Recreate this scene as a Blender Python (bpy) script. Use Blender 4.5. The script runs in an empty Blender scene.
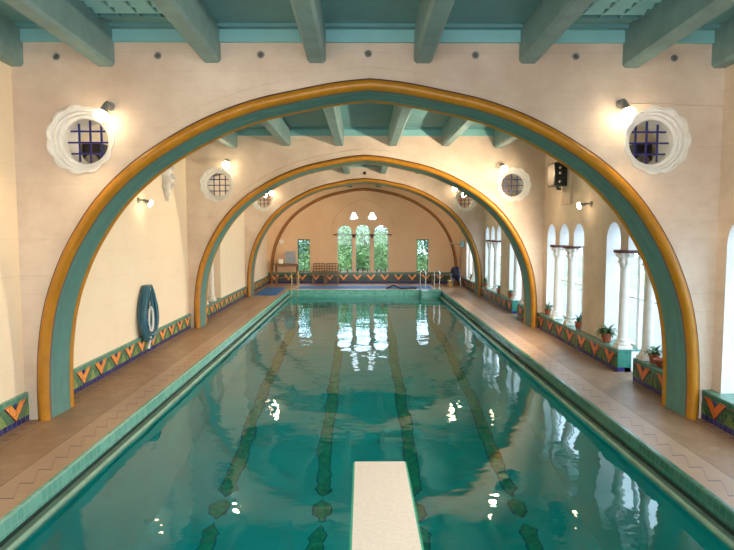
import bpy, bmesh, math, random
from mathutils import Vector, Matrix
random.seed(7)
PI = math.pi
C = bpy.context.scene.collection
scn = bpy.context.scene

# ------------------------------------------------------------------ camera, sky, lights, exposure
CX, H, F = -0.1, 2.47, 605.0
PITCH, YAW = math.atan(44.5 / F), math.atan(5 / F)
cd = bpy.data.cameras.new('camera'); cam = bpy.data.objects.new('camera', cd); C.objects.link(cam)
cd.sensor_width = 36; cd.lens = 36 * F / 734; cd.clip_end = 300; cd.clip_start = .05
cam.location = (CX, 0, H); cam.rotation_euler = (PI / 2 - PITCH, 0, -YAW)
scn.camera = cam
vs = scn.view_settings
vs.view_transform = 'Standard'; vs.look = 'None'; vs.gamma = 1; vs.use_curve_mapping = False
vs.exposure = 0.0
cy = scn.cycles
cy.max_bounces = 12; cy.diffuse_bounces = 6; cy.glossy_bounces = 6; cy.transmission_bounces = 10; cy.transparent_max_bounces = 12
cy.sample_clamp_indirect = 6; cy.sample_clamp_direct = 0
cy.use_denoising = True; cy.caustics_refractive = True; cy.caustics_reflective = True; cy.blur_glossy = .3

SKY_STRENGTH = 6.0
w = bpy.data.worlds.new('sky'); scn.world = w; w.use_nodes = True
bg = w.node_tree.nodes['Background']; bg.inputs[0].default_value = (.68, .85, 1, 1); bg.inputs[1].default_value = SKY_STRENGTH

def area(name, loc, rot, sx, sy, power, col, portal=False, spread=PI):
    l = bpy.data.lights.new(name, 'AREA'); l.shape = 'RECTANGLE'; l.size = sx; l.size_y = sy
    l.energy = power; l.color = col; l.spread = spread
    if portal: l.cycles.is_portal = True
    o = bpy.data.objects.new(name, l); C.objects.link(o); o.location = loc; o.rotation_euler = rot
    return o
SIDE_R, SIDE_L, END_P = 1450, 90, 190
LAMP_POWER = 60.0       # flood lamps on the arch walls
WARM = (1, .72, .42)
# unseen fill light added behind the camera to brighten the near bay
area('fill_near_end', (0, -3.2, 2.6), (PI / 2, 0, 0), 5.4, 3.0, 230, (1, .90, .82))

# ------------------------------------------------------------------ helpers
def srgb(r, g, b):
    f = lambda c: (c / 255 / 12.92) if c / 255 <= .04045 else ((c / 255 + .055) / 1.055) ** 2.4
    return (f(r), f(g), f(b), 1)

class NT:
    def __init__(s, name):
        s.m = bpy.data.materials.new(name); s.m.use_nodes = True; s.t = s.m.node_tree
        s.p = s.t.nodes['Principled BSDF']; s.out = s.t.nodes['Material Output']
    def n(s, typ, **k):
        x = s.t.nodes.new(typ)
        for a, b in k.items(): setattr(x, a, b)
        return x
    def l(s, a, b): s.t.links.new(a, b)
    def coord(s, kind='Object'): return s.n('ShaderNodeTexCoord').outputs[kind]
    def sep(s, v):
        x = s.n('ShaderNodeSeparateXYZ'); s.l(v, x.inputs[0]); return x.outputs
    def val(s, i, v):
        if isinstance(v, (int, float)): i.default_value = v
        elif isinstance(v, tuple): i.default_value = v
        else: s.l(v, i)
    def math(s, op, a, b=0, c=None):
        x = s.n('ShaderNodeMath', operation=op); s.val(x.inputs[0], a); s.val(x.inputs[1], b)
        if c is not None: s.val(x.inputs[2], c)
        return x.outputs[0]
    def mix(s, f, a, b, blend='MIX'):
        x = s.n('ShaderNodeMix', data_type='RGBA', blend_type=blend)
        s.val(x.inputs[0], f); s.val(x.inputs[6], a); s.val(x.inputs[7], b); return x.outputs[2]
    def noise(s, scale, detail=3, rough=.5, vec=None, mscale=None):
        x = s.n('ShaderNodeTexNoise'); x.inputs['Scale'].default_value = scale
        x.inputs['Detail'].default_value = detail; x.inputs['Roughness'].default_value = rough
        v = vec if vec is not None else s.coord()
        if mscale:
            mp = s.n('ShaderNodeMapping'); mp.inputs['Scale'].default_value = mscale; s.l(v, mp.inputs[0]); v = mp.outputs[0]
        s.l(v, x.inputs['Vector']); return x.outputs['Fac']
    def ramp(s, f, lo, hi):
        x = s.n('ShaderNodeMapRange'); x.inputs[1].default_value = lo; x.inputs[2].default_value = hi
        s.l(f, x.inputs[0]); return x.outputs[0]
    def bump(s, h, strength=.3, dist=.01):
        x = s.n('ShaderNodeBump'); x.inputs['Strength'].default_value = strength; x.inputs['Distance'].default_value = dist
        s.l(h, x.inputs['Height']); s.l(x.outputs[0], s.p.inputs['Normal']); return x
    def base(s, c, rough=.5): s.val(s.p.inputs['Base Color'], c); s.p.inputs['Roughness'].default_value = rough

def paint(name, col, rough=.5, var=.12, scale=6, bump=.15, metal=0):
    m = NT(name); n = m.noise(scale, 4, .6)
    dark = tuple(c * (1 - var * 1.6) for c in col[:3]) + (1,); lite = tuple(min(1, c * (1 + var)) for c in col[:3]) + (1,)
    m.base(m.mix(m.ramp(n, .3, .7), dark, lite), rough); m.p.inputs['Metallic'].default_value = metal
    if bump: m.bump(m.noise(scale * 8, 2), bump, .004)
    return m.m

def emit(name, col, strength):
    m = NT(name); m.base(col, .4); m.p.inputs['Emission Color'].default_value = col
    m.p.inputs['Emission Strength'].default_value = strength; return m.m

def plaster(name, col, stain, axis='x'):
    m = NT(name); co = m.coord(); xyz = m.sep(co)
    big = m.ramp(m.noise(.55, 5, .65), .35, .68)
    c = m.mix(big, col, stain)
    c = m.mix(m.math('MULTIPLY', m.ramp(m.noise(3.5, 5, .7, mscale=(1, 1, 2.2)), .5, .75), .35), c, stain)
    # horizontal board marks left by the formwork
    fz = m.math('FRACT', m.math('MULTIPLY', xyz[2], 1 / .235))
    ln = m.math('LESS_THAN', fz, .05)
    gate = m.ramp(m.noise(1.3, 3, .5, mscale=(.5, .5, 3)), .45, .62)
    lnf = m.math('MULTIPLY', ln, gate)
    c = m.mix(m.math('MULTIPLY', lnf, .18), c, tuple(k * .62 for k in stain[:3]) + (1,))
    m.base(c, .75)
    h = m.math('ADD', m.noise(9, 5, .6), m.math('MULTIPLY', lnf, -.8)); m.bump(h, .25, .012)
    return m.m

def tile(name, cols, size=.076, rough=.22, grout=(.12, .16, .14, 1), plane='x'):
    """glazed square tiles with a slightly different shade each; plane names the face normal"""
    m = NT(name); x = m.sep(m.coord())
    ax = {'x': (1, 2), 'y': (0, 2), 'z': (0, 1)}[plane]
    a = m.math('MULTIPLY', x[ax[0]], 1 / size); b = m.math('MULTIPLY', x[ax[1]], 1 / size)
    cb = m.n('ShaderNodeCombineXYZ'); m.l(m.math('FLOOR', a), cb.inputs[0]); m.l(m.math('FLOOR', b), cb.inputs[1])
    wn = m.n('ShaderNodeTexWhiteNoise'); m.l(cb.outputs[0], wn.inputs['Vector'])
    c = m.mix(wn.outputs['Value'], cols[0], cols[1])
    fa = m.math('ABSOLUTE', m.math('SUBTRACT', m.math('FRACT', a), .5)); fb = m.math('ABSOLUTE', m.math('SUBTRACT', m.math('FRACT', b), .5))
    g = m.math('GREATER_THAN', m.math('MAXIMUM', fa, fb), .465)
    m.base(m.mix(g, c, grout), rough); m.bump(m.math('SUBTRACT', 1, g), .3, .002)
    return m.m

# ------------------------------------------------------------------ mesh building
class MB:
    def __init__(s): s.v = []; s.f = []; s.mi = []; s.sm = []
    def add(s, vs, fs, mi=0, smooth=False):
        b = len(s.v); s.v += [tuple(v) for v in vs]
        for f in fs: s.f.append([b + i for i in f]); s.mi.append(mi); s.sm.append(smooth)
        return s
    def box(s, x0, x1, y0, y1, z0, z1, mi=0, ch=0):
        if ch:
            b = min(ch, (x1 - x0) / 2.1, (y1 - y0) / 2.1, (z1 - z0) / 2.1)
            bm = bmesh.new(); bmesh.ops.create_cube(bm, size=1)
            for v in bm.verts: v.co = Vector(((x0 + x1) / 2 + v.co.x * (x1 - x0), (y0 + y1) / 2 + v.co.y * (y1 - y0), (z0 + z1) / 2 + v.co.z * (z1 - z0)))
            bmesh.ops.bevel(bm, geom=bm.edges[:], offset=b, segments=2, affect='EDGES', profile=.6)
            bm.verts.index_update(); s.add([v.co[:] for v in bm.verts], [[v.index for v in f.verts] for f in bm.faces], mi); bm.free(); return s
        p = [(x, y, z) for x in (x0, x1) for y in (y0, y1) for z in (z0, z1)]
        return s.add(p, [(0, 1, 3, 2), (4, 6, 7, 5), (0, 4, 5, 1), (2, 3, 7, 6), (0, 2, 6, 4), (1, 5, 7, 3)], mi)
    def prism(s, poly, h0, h1, plane='z', mi=0):
        n = len(poly)
        def P(a, b, h): return {'z': (a, b, h), 'x': (h, a, b), 'y': (a, h, b)}[plane]
        vs = [P(a, b, h0) for a, b in poly] + [P(a, b, h1) for a, b in poly]
        return s.add(vs, [list(range(n))[::-1], list(range(n, 2 * n))] + [(i, (i + 1) % n, n + (i + 1) % n, n + i) for i in range(n)], mi)
    def tube(s, pts, r, seg=10, mi=0, closed=False, caps=True):
        pts = [Vector(p) for p in pts]; n = len(pts); rs = r if isinstance(r, (list, tuple)) else [r] * n
        vs = []; up = None
        for i, p in enumerate(pts):
            a = pts[(i - 1) % n] if (i or closed) else p; b = pts[(i + 1) % n] if (i < n - 1 or closed) else p
            t = (b - a).normalized()
            if up is None: up = t.orthogonal().normalized()
            up = (up - t * up.dot(t)); up = up.normalized() if up.length > 1e-6 else t.orthogonal().normalized()
            sd = t.cross(up)
            for k in range(seg):
                an = 2 * PI * k / seg; vs.append(p + (up * math.cos(an) + sd * math.sin(an)) * rs[i])
        fs = []
        for i in range(n if closed else n - 1):
            j = (i + 1) % n
            for k in range(seg): fs.append((i * seg + k, i * seg + (k + 1) % seg, j * seg + (k + 1) % seg, j * seg + k))
        s.add(vs, fs, mi, True)
        if caps and not closed:
            b = len(s.v) - n * seg
            s.f.append([b + k for k in range(seg)][::-1]); s.f.append([b + (n - 1) * seg + k for k in range(seg)]); s.mi += [mi, mi]; s.sm += [False, False]
        return s
    def lathe(s, prof, c=(0, 0, 0), seg=20, mi=0, axis='z', ripple=None):
        vs = []
        for j, (r, h) in enumerate(prof):
            for k in range(seg):
                a = 2 * PI * k / seg; rr = r * (1 + (ripple[1][j] * math.cos(ripple[0] * a) if ripple else 0))
                q = (rr * math.cos(a), rr * math.sin(a), h)
                if axis == 'y': q = (q[0], -q[2], q[1])
                if axis == 'x': q = (q[2], q[0], q[1])
                vs.append((c[0] + q[0], c[1] + q[1], c[2] + q[2]))
        n = len(prof); fs = [(j * seg + k, j * seg + (k + 1) % seg, (j + 1) * seg + (k + 1) % seg, (j + 1) * seg + k) for j in range(n - 1) for k in range(seg)]
        s.add(vs, fs, mi, True)
        b = len(s.v) - n * seg
        s.f.append([b + k for k in range(seg)][::-1]); s.f.append([b + (n - 1) * seg + k for k in range(seg)]); s.mi += [mi, mi]; s.sm += [False, False]
        return s
    def build(s, name, mats, parent=None, loc=None, recalc=True, auto=True):
        me = bpy.data.meshes.new(name); me.from_pydata(s.v, [], s.f)
        for m in (mats if isinstance(mats, (list, tuple)) else [mats]): me.materials.append(m)
        me.polygons.foreach_set('material_index', s.mi); me.polygons.foreach_set('use_smooth', s.sm)
        if recalc:
            bm = bmesh.new(); bm.from_mesh(me); bmesh.ops.recalc_face_normals(bm, faces=bm.faces); bm.to_mesh(me); bm.free()
        me.update()
        if auto: me.set_sharp_from_angle(angle=math.radians(38))
        o = bpy.data.objects.new(name, me); C.objects.link(o)
        if parent: o.parent = parent
        if loc: o.location = loc
        return o

def plate(polys, t0, t1, plane):
    """a slab with holes: first polygon is the outline; plane 'y' -> (x,z) outlines, 'x' -> (y,z), 'z' -> (x,y)"""
    cu = bpy.data.curves.new('c', 'CURVE'); cu.dimensions = '2D'; cu.fill_mode = 'BOTH'; cu.extrude = abs(t1 - t0) / 2
    for p in polys:
        sp = cu.splines.new('POLY'); sp.points.add(len(p) - 1); sp.use_cyclic_u = True
        for i, (a, b) in enumerate(p): sp.points[i].co = (a, b, 0, 1)
    o = bpy.data.objects.new('c', cu); C.objects.link(o)
    dg = bpy.context.evaluated_depsgraph_get(); me = bpy.data.meshes.new_from_object(o.evaluated_get(dg))
    mid = (t0 + t1) / 2; mb = MB()
    def P(v): return {'z': (v[0], v[1], v[2] + mid), 'x': (v[2] + mid, v[0], v[1]), 'y': (v[0], v[2] + mid, v[1])}[plane]
    bm = bmesh.new(); bm.from_mesh(me); bmesh.ops.remove_doubles(bm, verts=bm.verts, dist=1e-5); bm.verts.index_update()
    mb.add([P(v.co) for v in bm.verts], [[v.index for v in f.verts] for f in bm.faces]); bm.free()
    bpy.data.objects.remove(o); bpy.data.meshes.remove(me)
    return mb

def empty(name, loc, label, cat, group=None, rz=0):
    o = bpy.data.objects.new(name, None); C.objects.link(o); o.location = loc; o.rotation_euler = (0, 0, rz)
    o.empty_display_size = .1; o['label'] = label; o['category'] = cat
    if group: o['group'] = group
    return o
def tag(o, label, cat, group=None, kind=None):
    o['label'] = label; o['category'] = cat
    if group: o['group'] = group
    if kind: o['kind'] = kind
    return o
def struct(o, label=None):
    o['kind'] = 'structure'
    if label: o['label'] = label
    return o
def dup(r, loc, label, rz=None, group=None, scale=None, mirror=None):
    c = r.copy(); C.objects.link(c); c.location = loc; c['label'] = label
    if rz is not None: c.rotation_euler = (0, 0, rz)
    if scale: c.scale = (scale,) * 3
    if group: c['group'] = group
    for ch in list(r.children):
        d = ch.copy(); C.objects.link(d); d.parent = c
        for g in list(ch.children):
            e = g.copy(); C.objects.link(e); e.parent = d
    return c
def arc(cx, cz, r, a0, a1, n): return [(cx + r * math.cos(a0 + (a1 - a0) * i / n), cz + r * math.sin(a0 + (a1 - a0) * i / n)) for i in range(n + 1)]

# ------------------------------------------------------------------ materials
CREAM = (.80, .64, .46, 1); STAIN = (.68, .50, .345, 1)
M = dict(
    plaster=plaster('cream_plaster', (.80, .665, .53, 1), (.58, .43, .32, 1)),
    endplaster=plaster('peach_plaster', (.72, .50, .31, 1), (.62, .41, .25, 1)),
    white=paint('white_paint', (.82, .80, .76, 1), .55, .04),
    stone=paint('white_stone', (.80, .76, .68, 1), .6, .06, 9, .3),
    ochre=paint('ochre_paint', srgb(184, 124, 20), .35, .10, 7),
    teal=paint('teal_paint', srgb(84, 134, 126), .45, .08, 5),
    tealdark=paint('grey_teal_paint', srgb(96, 126, 122), .45, .08, 5),
    maroon=paint('maroon_paint', srgb(84, 40, 34), .5),
    purple=paint('purple_paint', srgb(112, 84, 88), .5),
    ceil=paint('ceiling_teal', srgb(104, 154, 156), .6, .08, 2.2),
    ceilpale=paint('frieze_teal', srgb(134, 190, 190), .6, .05, 2.2),
    beam=paint('beam_teal', srgb(122, 154, 152), .5, .12, 3),
    blue=paint('blue_iron', srgb(34, 32, 112), .4),
    black=paint('black_plastic', (.02, .02, .022, 1), .35),
    dark2=paint('vent_grey', (.12, .11, .10, 1), .8),
    dark=paint('dark_hole', (.02, .018, .016, 1), .8),
    metal=paint('grey_metal', (.35, .35, .34, 1), .35, metal=.6),
    chrome=paint('polished_steel', (.8, .8, .8, 1), .12, .02, metal=1, bump=0),
    brass=paint('brass_rail', (.75, .58, .28, 1), .25, metal=.8, bump=0),
    terra=paint('terracotta', srgb(150, 74, 44), .7),
    leaf=paint('leaf_green', (.05, .14, .03, 1), .45, .4, 20),
    leafl=paint('pale_leaf_green', (.22, .38, .13, 1), .5, .5, 3),
    leafd=paint('deep_leaf_green', (.07, .17, .08, 1), .5, .5, 3),
    bark=paint('bark', (.12, .09, .06, 1), .9),
    wood=paint('brown_wood', (.20, .11, .055, 1), .5, .2, 8),
    hose=paint('teal_hose_rubber', srgb(58, 112, 132), .35, .15, 12),
    mat=paint('blue_mat', srgb(26, 104, 176), .7),
    board=paint('board_grit', (.86, .80, .74, 1), .85, .05, 30, .5),
    boardedge=paint('board_teal_edge', srgb(70, 190, 160), .4),
    towel=paint('grey_blue_board', srgb(140, 150, 165), .6),
    rubber=paint('navy_rubber', srgb(24, 30, 60), .5),
    soil=paint('soil', (.05, .03, .02, 1), .9),
    bulb=emit('lit_bulb', (1, .80, .52, 1), 40),
    floorout=paint('garden_ground', (.20, .24, .12, 1), .9, .4, 1),
    outwall=paint('grey_paving', (.22, .26, .33, 1), .8, .1, 2),
)
TW = dict(
    top=tile('teal_tile', (srgb(70, 134, 116), srgb(96, 154, 134))), 
    field=tile('green_tile', (srgb(62, 112, 84), srgb(96, 132, 92))),
    navy=tile('navy_tile', (srgb(38, 34, 92), srgb(52, 50, 118)), .10),
    orange=tile('orange_tile', (srgb(228, 148, 72), srgb(240, 168, 98)), .15, grout=srgb(190, 110, 50)),
    dk=tile('maroon_tile', (srgb(92, 34, 48), srgb(72, 26, 44)), .15),
    topR=tile('teal_tile_shaded', (srgb(28, 92, 80), srgb(38, 110, 96))),  # right bench: darker tile copies, its shade painted into the colours
    orangeR=tile('orange_tile_shaded', (srgb(196, 100, 48), srgb(208, 114, 60)), .15, grout=srgb(150, 84, 40)),
    fieldR=tile('green_tile_shaded', (srgb(32, 76, 52), srgb(46, 86, 50))),
)
tile_end = tile('teal_tile_end', (srgb(34, 120, 104), srgb(46, 136, 116)), plane='y')
tile_topz = tile('teal_tile_flat', (srgb(60, 128, 112), srgb(84, 150, 132)), plane='z')

# deck: warm quarry tile with a blue saw-tooth border along the pool and dashes along the walls
m = NT('deck_tile'); co = m.coord(); x = m.sep(co)
u = m.math('SUBTRACT', m.math('ABSOLUTE', x[0]), 3.2); v = x[1]
br = m.n('ShaderNodeTexBrick'); br.offset = .5
for k, val_ in (('Scale', 1), ('Mortar Size', .003), ('Mortar Smooth', .1), ('Brick Width', .15), ('Row Height', .15)): br.inputs[k].default_value = val_
br.inputs['Color1'].default_value = srgb(172, 142, 112); br.inputs['Color2'].default_value = srgb(158, 126, 98); br.inputs['Mortar'].default_value = srgb(136, 110, 88)
m.l(co, br.inputs['Vector'])
c = m.mix(m.ramp(m.noise(2.2, 6, .7), .35, .7), br.outputs[0], srgb(140, 108, 84), 'MIX')
inb = m.math('LESS_THAN', u, .40)
c = m.mix(m.math('MULTIPLY', inb, .55), c, srgb(188, 160, 138))
def near(a, cval, wd): return m.math('LESS_THAN', m.math('ABSOLUTE', m.math('SUBTRACT', a, cval)), wd)
fr = m.math('FRACT', m.math('MULTIPLY', v, 1 / .34))
saw = near(m.math('SUBTRACT', u, m.math('MULTIPLY', fr, .13)), .12, .009)
stroke = m.math('MULTIPLY', m.math('LESS_THAN', fr, .07), near(u, .185, .07))
zz = m.math('MAXIMUM', m.math('MULTIPLY', saw, .3), stroke)
c = m.mix(m.math('MULTIPLY', zz, .75), c, srgb(60, 56, 84))
ln = m.math('MAXIMUM', near(u, .40, .007), near(u, 1.0, .007))
c = m.mix(m.math('MULTIPLY', ln, .6), c, srgb(70, 54, 44))
fd = m.math('FRACT', m.math('MULTIPLY', v, 1 / .2))
dash = m.math('MULTIPLY', m.math('LESS_THAN', fd, .25), near(u, 1.12, .05))
c = m.mix(m.math('MULTIPLY', dash, .5), c, srgb(60, 52, 80))
m.base(c, .42); m.bump(m.noise(40, 3), .15, .003); m.p.inputs['Specular IOR Level'].default_value = .4
M['deck'] = m.m

# pool shell
m = NT('pool_tile'); x = m.sep(m.coord())
n1 = m.ramp(m.noise(1.2, 4, .6), .3, .7)
m.base(m.mix(n1, (.05, .60, .60, 1), (.07, .70, .68, 1)), .5); M['poolshell'] = m.m
M['lane'] = paint('lane_green_tile', (.07, .46, .28, 1), .5, .25, 9, 0)
M['laneedge'] = paint('lane_navy_edge', (.03, .20, .30, 1), .5, .1, 9, 0)
M['laneM'] = M['lane']

# water: clear glass-like sheet, rippled
m = NT('pool_water'); co = m.coord()
m.p.inputs['Transmission Weight'].default_value = 1; m.p.inputs['IOR'].default_value = 1.33
m.p.inputs['Roughness'].default_value = 0.0; m.p.inputs['Base Color'].default_value = (.09, .68, .72, 1)
h1 = m.noise(1.15, 1, .4, vec=co, mscale=(1, .8, 1)); h2 = m.noise(4.0, 2, .5, vec=co, mscale=(.8, 1, 1))
hh = m.math('ADD', h1, m.math('MULTIPLY', h2, .17)); m.bump(hh, 1.0, .022)
M['water'] = m.m

# clear glazing
m = NT('window_glass'); t = m.t
tr = m.n('ShaderNodeBsdfTransparent'); tr.inputs[0].default_value = (.95, .98, 1, 1)
gl = m.n('ShaderNodeBsdfGlossy'); gl.inputs['Roughness'].default_value = .03
mx = m.n('ShaderNodeMixShader'); mx.inputs[0].default_value = .015
m.l(tr.outputs[0], mx.inputs[1]); m.l(gl.outputs[0], mx.inputs[2]); m.l(mx.outputs[0], m.out.inputs[0]); M['glass'] = m.m

# ------------------------------------------------------------------ hall dimensions
HW = 4.5                       # inner faces of the long walls
NEAR, END = -3.4, 28.3
ZC = 5.01                      # ceiling
ARCH_Y = [(7.8, 8.42), (15.3, 15.9), (22.75, 23.3)]
PW, PY0, PY1, ZW = 3.2, 2.0, 25.1, -.27
DWB = .10                      # thickness the bench stands proud

AP = [(4.39, 0), (4.39, .45), (4.36, .95), (4.28, 1.45), (4.14, 1.90), (3.92, 2.37), (3.56, 2.90), (3.12, 3.33), (2.62, 3.67), (2.1, 3.94), (1.55, 4.14), (1.0, 4.265), (.5, 4.36), (0, 4.405)]
def smooth(p, sub=5):
    out = []
    for i in range(len(p) - 1):
        p0 = p[max(i - 1, 0)]; p1 = p[i]; p2 = p[i + 1]; p3 = p[min(i + 2, len(p) - 1)]
        for k in range(sub):
            t = k / sub
            out.append(tuple(.5 * ((2 * p1[d]) + (-p0[d] + p2[d]) * t + (2 * p0[d] - 5 * p1[d] + 4 * p2[d] - p3[d]) * t * t + (-p0[d] + 3 * p1[d] - 3 * p2[d] + p3[d]) * t ** 3) for d in (0, 1)))
    out.append(p[-1]); return out
half = smooth(AP)
def mkpath(dw, dz):
    h_ = smooth([(max(0, a + (dw if a > .2 else 0)), b + dz * min(1, b / 2)) for a, b in AP])
    return h_ + [(-a, b) for a, b in h_[::-1][1:]]      # right foot -> apex -> left foot
PATHS = [mkpath(-.075, -.035), mkpath(-.04, -.06), mkpath(.03, .0)]
PATH = mkpath(0, .04)
def offs(path, o):
    n = len(path); r = []
    for i, (a, b) in enumerate(path):
        p = path[max(i - 1, 0)]; q = path[min(i + 1, n - 1)]
        t = Vector((q[0] - p[0], q[1] - p[1])).normalized()
        nx, nz = -t.y, t.x            # points into the opening for this direction
        r.append((a + nx * o, b + nz * o if 0 < i < n - 1 else b))
    return r
def sweep(prof, mats_idx, y0, mb=None, path=PATH):
    mb = mb or MB(); rows = [offs(path, o) for o, y in prof]
    n = len(path)
    vs = [(rows[j][i][0], y0 + prof[j][1], rows[j][i][1]) for j in range(len(prof)) for i in range(n)]
    base = len(mb.v); mb.v += vs
    for j in range(len(prof) - 1):
        for i in range(n - 1):
            mb.f.append([base + j * n + i, base + j * n + i + 1, base + (j + 1) * n + i + 1, base + (j + 1) * n + i]); mb.mi.append(mats_idx[j]); mb.sm.append(True)
    return mb

# ------------------------------------------------------------------ arcades (the groups of three lancets)
LW, LP, SPR, CAPZ = .62, .93, 2.29, 2.13
def arcade_hole(cy_, z0=.36, door=False):
    """outline (y,z) of a triple lancet opening carried on two columns"""
    r = LW / 2; pts = []
    ys = [cy_ - LP, cy_, cy_ + LP]
    g = LP / 2 - r
    pts.append((ys[0] - r, z0))
    for k, yc in enumerate(ys):
        pts += [(yc - r, CAPZ), (yc - r, SPR)] if k else [(yc - r, SPR)]
        pts += [(yc - r * math.cos(PI * i / 12), SPR + (r + .02) * math.sin(PI * i / 12)) for i in range(1, 12)]
        pts += [(yc + r, SPR)]
        if k < 2: pts += [(yc + r, CAPZ)]
    pts.append((ys[2] + r, z0))
    if door: pts += [(cy_ + LP / 2 - .16, z0), (cy_ + LP / 2 - .16, .0), (cy_ - LP / 2 + .16, .0), (cy_ - LP / 2 + .16, z0)]
    return pts
GR = [(6.35, False), (2.6, False), (13.75, False), (10.11, True), (21.25, False), (17.56, True), (25.3, False)]
GLf = [(17.56, False)]
TH = .36

def whiten(o, ax):
    """white paint on the reveals of the openings"""
    o.data.materials.append(M['white'])
    for p in o.data.polygons:
        if abs(p.normal[ax]) < .5 and .05 < p.center[2] < 4.9 and NEAR + .1 < p.center[1] < END - .1: p.material_index = 1
r_out = [(NEAR, -.3), (END + .3, -.3), (END + .3, ZC + .1), (NEAR, ZC + .1)]
wr = plate([r_out] + [arcade_hole(c_, .36, d_) for c_, d_ in GR], HW, HW + TH, 'x').build('wall_right', M['plaster']); whiten(wr, 0); struct(wr)
wl = plate([r_out] + [arcade_hole(c_, .36, d_) for c_, d_ in GLf], -HW - TH, -HW, 'x').build('wall_left', plaster('left_wall_lit_cream', (.90, .76, .57, 1), (.84, .69, .50, 1))); struct(wl)  # left wall's cream, lightened further to carry the light falling on it
o = MB().box(-HW - TH - .12, -HW - TH, 15.9, 19.4, -.3, 3.2).build('wall_niche', M['plaster']); struct(o)

# near end wall, behind the camera; its three tall windows are added for light
hole = lambda a, b, c_, d: [(a, c_), (b, c_), (b, d), (a, d)]
o = plate([[(-HW - TH, -.3), (HW + TH, -.3), (HW + TH, ZC + .1), (-HW - TH, ZC + .1)]] + [hole(-2.9, -1.1, 1.0, 4.2), hole(-.9, .9, 1.0, 4.2), hole(1.1, 2.9, 1.0, 4.2)], NEAR - .3, NEAR, 'y').build('wall_near', M['plaster']); struct(o)

# far end wall: three lancets, two trefoils, two narrow rectangular windows
def lancet(cx, w_, z0, top, n=10):
    r = w_ / 2; return [(cx - r, z0)] + [(cx - r * math.cos(PI * i / n), top - r + r * math.sin(PI * i / n)) for i in range(n + 1)] + [(cx + r, z0)]
def trefoil(cx, cz, r):
    pts = []
    for k in range(3):
        a = PI / 2 - k * 2 * PI / 3; ox, oz = cx + r * .52 * math.cos(a), cz + r * .52 * math.sin(a)
        pts += [(ox + r * .55 * math.cos(t_), oz + r * .55 * math.sin(t_)) for t_ in [a + 1.75 - 3.5 * i / 10 for i in range(11)]]
    return pts
SILL = .52
ends = [lancet(c_, .70, SILL, t_) for c_, t_ in ((-.90, 2.70), (-.06, 2.74), (.79, 2.70))]
tre = [trefoil(-.48, 3.12, .185), trefoil(.38, 3.12, .185)]
rects = [hole(-3.12, -2.54, SILL, 2.06), hole(2.46, 3.02, SILL, 2.06)]
o = plate([[(-HW - TH, -.3), (HW + TH, -.3), (HW + TH, ZC + .1), (-HW - TH, ZC + .1)]] + ends + tre + rects, END, END + .3, 'y').build('wall_end', M['endplaster']); struct(o)

# deck and pool shell
def boxo(*a, mats, name, ch=0): return MB().box(*a, ch=ch).build(name, mats)
o = plate([[(-HW - TH, NEAR), (HW + TH, NEAR), (HW + TH, END), (-HW - TH, END)], [(-PW, PY0), (PW, PY0), (PW, PY1), (-PW, PY1)]], -.12, 0, 'z').build('floor', M['deck']); struct(o)
ps = MB(); D0, D1 = -3.9, -1.5; XP = PW + .02; YS = 10.5
fv = [(-XP, PY0 - .02, D0), (XP, PY0 - .02, D0), (XP, YS, D0), (-XP, YS, D0), (XP, PY1 + .02, D1), (-XP, PY1 + .02, D1)]
tv = [(-XP, PY0 - .02, -.12), (XP, PY0 - .02, -.12), (XP, YS, -.12), (-XP, YS, -.12), (XP, PY1 + .02, -.12), (-XP, PY1 + .02, -.12)]
ps.add(fv + tv, [(0, 1, 2, 3), (3, 2, 4, 5), (0, 6, 7, 1), (1, 7, 8, 2), (2, 8, 10, 4), (4, 10, 11, 5), (5, 11, 9, 3), (3, 9, 6, 0)])
pool = ps.build('pool', M['poolshell'], recalc=False); struct(pool, 'long teal tiled swimming pool sunk into the deck')
def fz(y): return D0 if y < YS else D0 + (D1 - D0) * (y - YS) / (PY1 - YS)
for xl in (-2.30, -.76, .76, 2.30):
    lm = MB()
    def strip(poly, dz, mi):       # poly in (x,y), laid on the pool floor
        lm.add([(a, b, fz(b) + dz) for a, b in poly], [list(range(len(poly)))], mi)
    w_ = .10
    for e, dz, mi in ((.022, .006, 1), (0, .012, 0)):
        W = w_ + e
        ys = [9.0 - e, 13, 24.2]
        strip([(xl, 9.45 - e * 1.6), (xl + W * 1.3, 9.65 - e), (xl + W, 9.75), (xl + W, YS), (xl - W, YS), (xl - W, 9.75), (xl - W * 1.3, 9.65 - e)], dz, mi)
        strip([(xl + W, YS), (xl + W, 24.2), (xl - W, 24.2), (xl - W, YS)], dz, mi)
        strip([(xl, 9.36 + e), (xl - W * 1.35, 9.20), (xl - W * 1.35, 9.0), (xl, 8.84 - e), (xl + W * 1.35, 9.0), (xl + W * 1.35, 9.20)], dz, mi)
        strip([(xl, 8.72 + e * 1.6), (xl - W * 1.3, 8.50), (xl - W, 8.42), (xl - W, 3), (xl + W, 3), (xl + W, 8.42), (xl + W * 1.3, 8.50)], dz, mi)
    lm.build('lane_line', [M['lane'], M['laneedge']], pool, recalc=False)
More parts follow.
